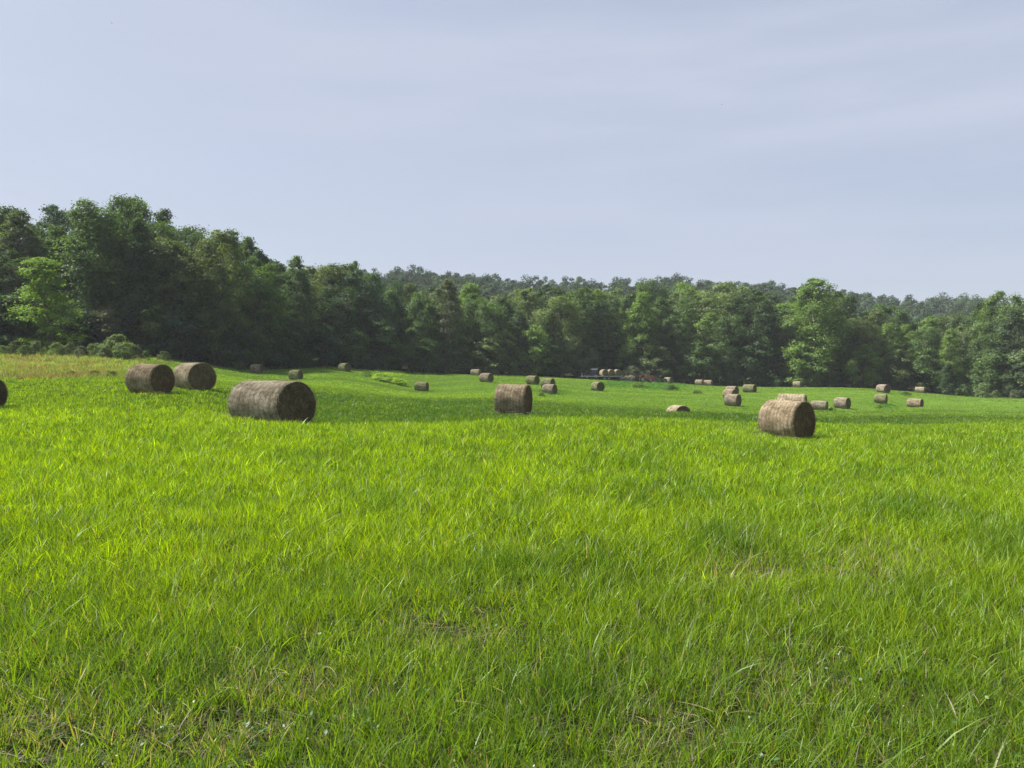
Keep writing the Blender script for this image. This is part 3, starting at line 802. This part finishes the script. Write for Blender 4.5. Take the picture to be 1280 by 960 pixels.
# far ridge: a wood that reads as one mass
def far_wood():
    r = np.random.default_rng(21)
    n, nl_, k = 1900, 11, 74
    Y = 290 + 165 * r.random(n)
    x = (r.random(n) * 2 - 1) * (Y * 1.0)
    z = height(x, Y)
    H = r.normal(14.5, 1.6, n).clip(11, 19)
    Rd = H * r.uniform(.24, .36, n)
    a = r.random((n, nl_)) * 6.283
    t = (np.arange(nl_) + r.random((n, nl_))) / nl_
    pr = np.sin(np.pi * (.15 + .78 * t)) ** .7
    d = Rd[:, None] * pr * (.25 + .55 * np.sqrt(r.random((n, nl_))))
    lr = Rd[:, None] * (.30 + .22 * r.random((n, nl_)))
    c = np.stack([x[:, None] + np.cos(a) * d, Y[:, None] + np.sin(a) * d, z[:, None] + H[:, None] * (.22 + .70 * t) - lr * .3], -1)
    u = unit(r, n * nl_ * k).reshape(n, nl_, k, 3)
    u[..., 2] = np.abs(u[..., 2]) * r.choice([1, 1, 1, -.6], u.shape[:-1])
    P = c[:, :, None] + u * (lr[..., None, None] * np.array([1, 1, .8])) * (.30 + .75 * r.random((n, nl_, k, 1)) ** .5)
    hazed_pal = np.array([(.034, .066, .036), (.042, .078, .040), (.048, .084, .040), (.046, .068, .042), (.032, .058, .040)])  # greens greyed toward blue: some of the distance haze put into leaf colour
    tc_ = hazed_pal[r.integers(0, 5, n)] * r.uniform(.8, 1.2, (n, 1))
    T = tc_[:, None, None] * r.uniform(.78, 1.22, (n, nl_, k, 1))
    Nn = u * 1.2 + r.normal(size=u.shape) * .5 + np.array([0, 0, .4])
    return leaves_mesh('distant_forest', P.reshape(-1, 3), Nn.reshape(-1, 3), .40, r, T.reshape(-1, 3))
tag(link('distant_forest', far_wood(), None, M_FAR), 'hazy wooded ridge rising behind the far trees', 'forest', kind='stuff')

# ------------------------------------------------------------------ hay bales
def bale_meshes(seed):
    """round bale of unit size: length 1 along x, about 1.48 high and 1.6 wide (slumped), resting on z=0"""
    r = np.random.default_rng(seed)
    ns_, nl = 80, 18
    th = np.linspace(0, 2 * np.pi, ns_, endpoint=False)
    xs = np.concatenate([[-.5, -.492, -.47], np.linspace(-.44, .44, nl - 6), [.47, .492, .5]])
    rs = np.concatenate([[.955, .985, .998], np.ones(nl - 6), [.998, .985, .955]])
    X, T = np.meshgrid(xs, th, indexing='ij')
    lump = (fbm(np.cos(T) * 2 + X * 3 + 9, np.sin(T) * 2 + X * 2 + 7, seed, 4) - .5) * .075
    ring = (vnoise(X * 26 + 40, np.zeros_like(X), seed + 5) - .5) * .02
    rad = rs[:, None] * .76 * (1 + lump + ring)
    yy, zz = np.cos(T) * rad * 1.06, np.sin(T) * rad
    zz = np.where(zz < -.64, -.64 - (-.64 - zz) * .25, zz)
    zz = zz - zz.min() - .0
    V = np.stack([X, yy, zz], -1)
    ii_, jj = np.meshgrid(np.arange(nl - 1), np.arange(ns_), indexing='ij')
    j2 = (jj + 1) % ns_
    Q = np.stack([ii_ * ns_ + jj, ii_ * ns_ + j2, (ii_ + 1) * ns_ + j2, (ii_ + 1) * ns_ + jj], -1).reshape(-1, 4)
    Vb = V.reshape(-1, 3)
    # loose stalks standing off the wrap
    k = 2600
    i_ = r.integers(1, nl - 1, k); j_ = r.integers(0, ns_, k)
    p = V[i_, j_] + np.stack([r.normal(0, .02, k), np.zeros(k), np.zeros(k)], 1)
    nrm = np.stack([np.zeros(k), np.cos(th[j_]), np.sin(th[j_])], 1)
    tg = np.stack([r.normal(0, .5, k), -np.sin(th[j_]), np.cos(th[j_])], 1) * r.choice([-1, 1], (k, 1))
    ln = r.uniform(.03, .14, (k, 1))
    q = p + tg * ln + nrm * ln * r.uniform(.1, .6, (k, 1))
    wv = np.cross(tg, nrm) * .0035
    o = len(Vb)
    Vb = np.concatenate([Vb, np.stack([p - wv, p + wv, q], 1).reshape(-1, 3)])
    Tt = np.arange(k * 3).reshape(-1, 3) + o
    body = np_mesh('hay_roll', Vb, Q, Tt); body.materials.append(M_HAY)
    ends = []
    for side in (-1, 1):
        rim = V[0 if side < 0 else -1]
        cen = rim.mean(0)
        rings = [1, .94, .85, .74, .62, .5, .38, .26, .14]
        vv = [cen + (rim - cen) * s + np.array([side * (.018 * math.sqrt(max(0, 1 - s)) + (.014 * (fbm(rim[:, 1] * s * 9 + 3, rim[:, 2] * s * 9, seed + 3) - .5) if s < .99 else 0)), 0, 0])[None] if False else
              cen + (rim - cen) * s + np.stack([side * ((.05 * (1 - s) ** .6) + (.05 * (fbm(rim[:, 1] * s * 7 + 3, rim[:, 2] * s * 7, seed + 3) - .5) * (s < .99))), np.zeros(ns_), np.zeros(ns_)], 1) for s in rings]
        vv = np.concatenate(vv + [(cen + np.array([side * .05, 0, 0]))[None]])
        q_ = []
        for a in range(len(rings) - 1):
            for j in range(ns_):
                f = (a * ns_ + j, a * ns_ + (j + 1) % ns_, (a + 1) * ns_ + (j + 1) % ns_, (a + 1) * ns_ + j)
                q_.append(f if side < 0 else f[::-1])
        a = (len(rings) - 1) * ns_
        t_ = [((a + j, a + (j + 1) % ns_, len(vv) - 1) if side < 0 else (a + (j + 1) % ns_, a + j, len(vv) - 1)) for j in range(ns_)]
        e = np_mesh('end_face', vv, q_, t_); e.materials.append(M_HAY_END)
        ends.append(e)
    return body, ends
BALE = [bale_meshes(s) for s in (1, 2, 3, 4)]
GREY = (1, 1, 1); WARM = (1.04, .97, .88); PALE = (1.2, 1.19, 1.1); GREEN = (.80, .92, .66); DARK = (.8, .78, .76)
def bale(px, Y, D, Ln, theta, tint, label, i, z=None, group='round hay bales in the field', sink=0.0):
    """theta: degrees between the sight line and the bale's axis; its face that shows turns to the right"""
    x = (px - 640) / F * Y
    view = math.atan2(Y, x)
    t = R(theta)
    ax = -math.cos(t) * math.cos(view) + math.sin(t) * math.sin(view)
    ay = -math.cos(t) * math.sin(view) - math.sin(t) * math.cos(view)
    root = empty('hay_bale', (x, Y, (hz(x, Y) if z is None else z) - .03 - sink), math.atan2(ay, ax))
    s = D / 1.48
    root.scale = (Ln, s, s)
    tag(root, label, 'hay bale', group)
    body, ends = BALE[i % 4]
    for nm, me in (('hay_roll', body), ('end_face', ends[0]), ('end_face', ends[1])):
        o = link(nm, me, root); o.color = (*tint, 1)
    return root
bale(340, 24.4, 1.50, 2.45, 38, GREY, 'largest grey hay bale, long and nearest, wide dark face toward us', 0)
bale(984, 26.8, 1.48, 1.36, 60, WARM, 'big weathered bale with dark face, another bale close behind its top', 1)
bale(642, 34.6, 1.48, 1.42, 74, WARM, 'big brown bale alone in the middle, seen almost side-on', 2)
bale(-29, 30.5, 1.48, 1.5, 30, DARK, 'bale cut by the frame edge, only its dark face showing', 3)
bale(188.5, 35.8, 1.48, 1.5, 45, WARM, 'reddish-brown bale of the pair on the rise, in front and lower', 1)
bale(243, 39.8, 1.52, 1.6, 30, PALE, 'paler bale of the pair on the rise, behind the reddish one', 0)
bale(990, 39.5, 1.45, 1.36, 84, PALE, 'pale side-on bale peeping over the top of a bigger bale', 2)
bale(848, 58, 1.40, 1.3, 35, PALE, 'slumped whitish bale, only its arched top above the grass', 3)
bale(1024, 88, 1.15, 1.75, 78, GREY, 'low grey bale half sunk in grass beside the big weathered bale', 0)
bale(1053, 92, 1.42, 1.5, 66, GREY, 'bale standing clear past the half-sunk one, dark face on its side', 1)
bale(916, 88, 1.48, 1.5, 66, GREY, 'front bale of the trio stacked in depth, dark face showing', 2)
bale(913, 103, 1.42, 1.5, 55, WARM, 'middle bale of the trio stacked in depth', 3)
bale(915, 117, 1.42, 1.6, 62, GREY, 'rearmost bale of the trio stacked in depth', 0)
bale(937, 128, 1.45, 1.9, 66, GREEN, 'greenish bale standing alone just past the trio', 1)
bale(1144, 106, 1.35, 1.8, 72, WARM, 'brown side-on bale, last toward the field corner', 2)
bale(1101, 106, 1.42, 1.5, 80, GREEN, 'greenish front bale of the two in line before the wood', 3)
bale(1104, 124, 1.45, 1.6, 50, GREY, 'grey back bale of the two in line before the wood', 0)
bale(1150, 158, 1.30, 1.7, 80, PALE, 'tiny whitish bale at the wood foot near the cedar', 1)
bale(996, 166, 1.40, 1.5, 80, PALE, 'tiny pale bale in the distance above the bale behind the big one', 2)
bale(687, 97, 1.35, 1.55, 62, GREY, 'front bale of the touching pair with its dark face showing', 3)
bale(685, 108, 1.50, 1.6, 62, GREEN, 'back bale of the touching pair, greenish on top', 0)
bale(666, 117, 1.45, 1.6, 55, GREEN, 'small green-grey bale between the big middle bale and touching pair', 1)
bale(747, 114, 1.45, 1.55, 38, GREEN, 'greenish bale below the loaded trailer, with dark front', 2)
bale(608, 118, 1.48, 1.75, 55, GREY, 'small grey bale right of the half-hidden white one', 3)
bale(595, 150, 1.30, 1.8, 62, PALE, 'half-hidden whitish bale at the edge of the shade', 0)
bale(527, 104, 1.30, 1.7, 72, GREEN, 'lone green bale in the open darker grass', 1)
bale(431, 122, 1.40, 1.5, 42, GREEN, 'small green bale under the dark wood beside the lime mound', 2)
bale(370, 104, 1.42, 1.4, 60, GREEN, 'small bale at the shade edge just above the largest bale', 3)
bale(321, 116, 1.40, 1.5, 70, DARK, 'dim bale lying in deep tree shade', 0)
bale(835, 171, 1.45, 1.5, 62, PALE, 'single tiny white bale just past the red tractor', 1)
bale(874, 171, 1.35, 1.6, 70, PALE, 'first of two whitish bales at the wood, nearer the tractor', 2)
bale(885, 171, 1.35, 1.8, 72, PALE, 'second of two whitish bales at the wood, farther from the tractor', 3)

# ------------------------------------------------------------------ machinery under the trees
M_RED = simple_mat('red_paint', (.24, .030, .022), .4, 0, .2)
M_BLUE = simple_mat('dark_blue_paint', (.03, .034, .055), .4, 0, .2)
M_RUB = simple_mat('tyre_rubber', (.025, .025, .026), .85, 0, .3)
M_GREYM = simple_mat('grey_metal', (.30, .30, .31), .5, .3, .2)
M_WHITE = simple_mat('white_paint', (.70, .70, .68), .5, 0, .08)
M_YEL = simple_mat('yellow_paint', (.55, .36, .05), .45, 0, .2)
M_WOOD = simple_mat('bleached_deck_wood', (.40, .36, .29), .85, 0, .25, 4)
M_GRN = simple_mat('faded_green_paint', (.10, .14, .06), .6, 0, .3)
M_BLK = simple_mat('black_metal', (.03, .03, .032), .5, .2, .2)
M_GLASS, _t, _o = new_mat('cab_glass')
_b = _t.nodes.new('ShaderNodeBsdfPrincipled'); _b.inputs['Base Color'].default_value = (.05, .06, .09, 1); _b.inputs['Roughness'].default_value = .08
_t.links.new(_b.outputs[0], _o.inputs['Surface'])
def wheel(root, c, rad, wid, rim_mat, side):
    t = MB().lathe_y(c, [(rad * .58, -wid / 2), (rad * .93, -wid / 2), (rad, -wid * .3), (rad, wid * .3), (rad * .93, wid / 2), (rad * .58, wid / 2), (rad * .58, -wid / 2)], 28)
    for k in range(16):     # tread lugs
        a = 2 * math.pi * k / 16
        t.tube([(c[0] + math.cos(a) * rad * 1.01, c[1] - wid * .45, c[2] + math.sin(a) * rad * 1.01), (c[0] + math.cos(a + .12) * rad * 1.01, c[1] + wid * .45, c[2] + math.sin(a + .12) * rad * 1.01)], rad * .05, 4)
    w_ = t.build('wheel', M_RUB, root)
    MB().lathe_y(c, [(.001, wid * .12 * side), (rad * .18, wid * .2 * side), (rad * .2, wid * .05 * side), (rad * .5, wid * .02 * side), (rad * .56, wid * .42 * side), (rad * .6, wid * .44 * side)], 24).build('rim', rim_mat, w_)
def tractor(px, Y, rz, body_mat, rim_mat, cab, name, label):
    x = (px - 640) / F * Y
    root = empty(name, (x, Y, hz(x, Y)), rz)
    tag(root, label, 'tractor')
    h = MB().box((.95, 0, 1.02), (1.5, .62, .62), (.96, .8)); h.box((1.72, 0, .98), (.06, .56, .5)); h.build('hood', body_mat, root)
    MB().box((.1, 0, .72), (2.9, .42, .34)).build('chassis', M_BLK, root)
    for s in (-1, 1):
        wheel(root, (-.75, s * .78, .72), .72, .40, rim_mat, s)
        wheel(root, (1.25, s * .68, .45), .45, .26, rim_mat, s)
        f = MB()
        pts = [(-.75 + math.cos(a) * .84, s * .76, .72 + math.sin(a) * .84) for a in np.linspace(.3, 2.5, 9)]
        for a, b in zip(pts[:-1], pts[1:]):
            f.box(((a[0] + b[0]) / 2, s * .76, (a[2] + b[2]) / 2), (.32, .46, .07))
        f.build('fender', body_mat, root)
    MB().box((-.72, 0, 1.2), (.48, .5, .12)).box((-.95, 0, 1.46), (.1, .5, .5)).build('seat', M_BLK, root)
    MB().tube([(.0, 0, 1.1), (-.22, 0, 1.5)], .03).tube([(-.22 + .0, .2 * math.cos(a), 1.5 + .16 * math.sin(a)) for a in np.linspace(0, 2 * math.pi, 13)], .018, 5).build('steering_wheel', M_BLK, root)
    MB().tube([(1.15, .18, 1.3), (1.15, .18, 1.95), (1.08, .18, 2.02)], .035).build('exhaust', M_GREYM, root)
    if cab:
        c = MB()
        for xx in (.15, -1.15):
            for s in (-1, 1): c.tube([(xx, s * .62, 1.0), (xx * .95, s * .58, 2.25)], .045, 6)
        c.build('cab_frame', body_mat, root)
        MB().box((-.5, .6, 1.68), (1.2, .02, 1.05)).box((-.5, -.6, 1.68), (1.2, .02, 1.05)).box((.15, 0, 1.68), (.02, 1.14, 1.05)).build('cab_glass', M_GLASS, root)
        MB().box((-.5, 0, 2.32), (1.55, 1.36, .14), (.92, .9)).build('cab_roof', M_WHITE, root)
    else:
        MB().tube([(-1.05, .55, .9), (-1.1, .55, 2.0), (-1.1, -.55, 2.0), (-1.05, -.55, .9)], .04, 6).build('roll_bar', M_BLK, root)
    return root
tractor(740, 170.5, R(180), M_BLUE, M_GREYM, True, 'cab_tractor', 'dark blue tractor with pale cab roof behind the trailer')
tractor(806, 168, R(8), M_RED, M_GREYM, False, 'open_tractor', 'small red open tractor parked under the trees')
# flatbed trailer with three bales
def trailer(px, Y):
    x = (px - 640) / F * Y
    root = empty('flatbed_trailer', (x, Y, hz(x, Y) + .1), R(2))
    tag(root, 'long flat hay trailer with pale deck carrying three bales', 'trailer')
    d = MB()
    for k in range(9): d.box((0, -1.0 + k * .25, .80), (9.0, .235, .05))
    d.build('deck', M_WOOD, root)
    f = MB().box((0, -.6, .69), (8.9, .1, .16)).box((0, .6, .69), (8.9, .1, .16)).box((0, -1.135, .77), (9.0, .03, .13)).box((0, 1.135, .77), (9.0, .03, .13))
    f.build('frame', M_GREYM, root)
    MB().tube([(-4.45, .5, .66), (-6.0, 0, .55)], .05, 6).tube([(-4.45, -.5, .66), (-6.0, 0, .55)], .05, 6).build('drawbar', M_BLK, root)
    for xx in (-.45, .5):
        for s in (-1, 1): wheel(root, (xx + 1.0, s * .86, .30), .36, .22, M_GREYM, s)
    MB().box((-4.42, 0, 1.2), (.08, 2.1, .7)).build('headboard', M_BLK, root)
    return root, x, Y
_tr, tx_, ty_ = trailer(752, 167)
for k, (px_, lab) in enumerate([(755, 'whitish bale on the trailer, first behind the tractor cab'), (763, 'middle bale of the three on the trailer'), (771.5, 'last bale on the trailer, next to the hay rake')]):
    b_ = bale(px_, 166.9, 1.50, 1.55, 25, PALE, lab, k, z=_tr.location.z + .86, group='bales loaded on the trailer')
# wheel rake
def rake(px, Y):
    x = (px - 640) / F * Y
    root = empty('hay_rake', (x, Y, hz(x, Y) + .1), R(15))
    tag(root, 'hay rake with spoked grey wheels and yellow frame beside the trailer', 'hay rake')
    MB().tube([(-1.7, .3, .75), (0, 0, 1.05), (1.7, -.3, 1.0)], .06, 6).tube([(-.2, 0, 1.05), (-.2, 1.6, .6)], .05, 6).box((.9, -.1, 1.2), (.7, .16, .3)).build('frame', M_YEL, root)
    for xx in (-1.35, -.2, 1.0):
        b = MB()
        c = np.array((xx, -.45, .68))
        b.tube([(c[0] + .62 * math.cos(a), c[1], c[2] + .62 * math.sin(a)) for a in np.linspace(0, 2 * math.pi, 25)], .035, 5)
        for a in np.linspace(0, 2 * math.pi, 17)[:-1]:
            b.tube([(c[0] + .1 * math.cos(a), c[1], c[2] + .1 * math.sin(a)), (c[0] + .74 * math.cos(a), c[1], c[2] + .74 * math.sin(a))], .016, 4)
        b.lathe_y(c, [(.02, -.06), (.14, -.06), (.14, .06), (.02, .06)], 14)
        b.build('rake_wheel', M_GREYM, root)
    return root
rake(784, 167)
def mower(px, Y):
    x = (px - 640) / F * Y
    root = empty('hay_mower', (x, Y, hz(x, Y) + .05), R(-6))
    tag(root, 'low red hay mower with greenish wheels beyond the red tractor', 'mower')
    MB().box((-1.0, 0, .85), (1.7, 1.0, .62), (.85, .8)).box((-1.0, -.52, .5), (1.9, .06, .3)).build('cutter_housing', M_RED, root)
    MB().tube([(-.2, 0, .8), (1.9, 0, .75), (2.6, .2, .6)], .07, 6).build('tow_bar', M_BLK, root)
    for xx in (.75, 1.9):
        for s in (-1, 1): wheel(root, (xx, s * .55, .48), .5, .2, M_GRN, s)
    return root
mower(820, 168.5)

# ------------------------------------------------------------------ birds
M_BIRD = simple_mat('bird_plumage', (.035, .035, .04), .7, 0, .2, 20)
def bird(px, py, Y, span, label):
    p = at(px, py, Y)
    b = MB()
    s = span
    b.tube([(0, .32 * s, 0), (0, .2 * s, .0), (0, .02 * s, 0), (0, -.2 * s, 0), (0, -.36 * s, .01)], [.02 * s, .065 * s, .085 * s, .04 * s, .015 * s], 8)
    for k in (-1, 1):
        b.add([(k * .05 * s, .13 * s, .02 * s), (k * .26 * s, .14 * s, .10 * s), (k * .5 * s, -.06 * s, .06 * s), (k * .26 * s, -.02 * s, .095 * s), (k * .05 * s, -.08 * s, .02 * s),
               (k * .05 * s, .13 * s, .0), (k * .26 * s, .14 * s, .085 * s), (k * .26 * s, -.02 * s, .08 * s), (k * .05 * s, -.08 * s, .0)],
              [(0, 1, 3, 4), (1, 2, 3), (5, 8, 7, 6), (6, 7, 2), (0, 5, 6, 1), (1, 6, 2), (3, 2, 7), (4, 3, 7, 8)])
    b.add([(-.02 * s, -.3 * s, .012 * s), (.02 * s, -.3 * s, .012 * s), (.09 * s, -.5 * s, .015 * s), (0, -.44 * s, .02 * s), (-.09 * s, -.5 * s, .015 * s), (0, -.4 * s, -.01 * s)], [(0, 1, 2, 3), (0, 3, 4), (0, 5, 1), (1, 5, 2), (0, 4, 5), (2, 5, 3), (3, 5, 4)])
    o = b.build('bird', M_BIRD, None, True)
    o.location = p
    o.rotation_euler = (R(20), R(12), R(60))
    tag(o, label, 'bird')
bird(140, 29, 70, .30, 'dark bird flying high in the sky corner, clearest of the specks')
bird(42, 203, 110, .28, 'faint tiny bird low over the hill wood near the frame edge')
bird(902, 131, 110, .28, 'faint tiny bird in the pale sky above the trio of bales')

# ------------------------------------------------------------------ haze: the air over field and hills
def haze():
    z0, z1 = float(gv[:, 2].min()) - 1.0, max(float(gv[:, 2].max()) + 24, 40)
    b = MB().box((0, 600, (z0 + z1) / 2), (2100, 1400, z1 - z0))
    m, t, o = new_mat('summer_haze')
    v = t.nodes.new('ShaderNodeVolumePrincipled')
    v.inputs['Color'].default_value = (.86, .92, 1.0, 1)
    v.inputs['Density'].default_value = 0.00016
    v.inputs['Anisotropy'].default_value = 0.0
    t.links.new(v.outputs['Volume'], o.inputs['Volume'])
    tag(b.build('haze', m), kind='stuff')
haze()
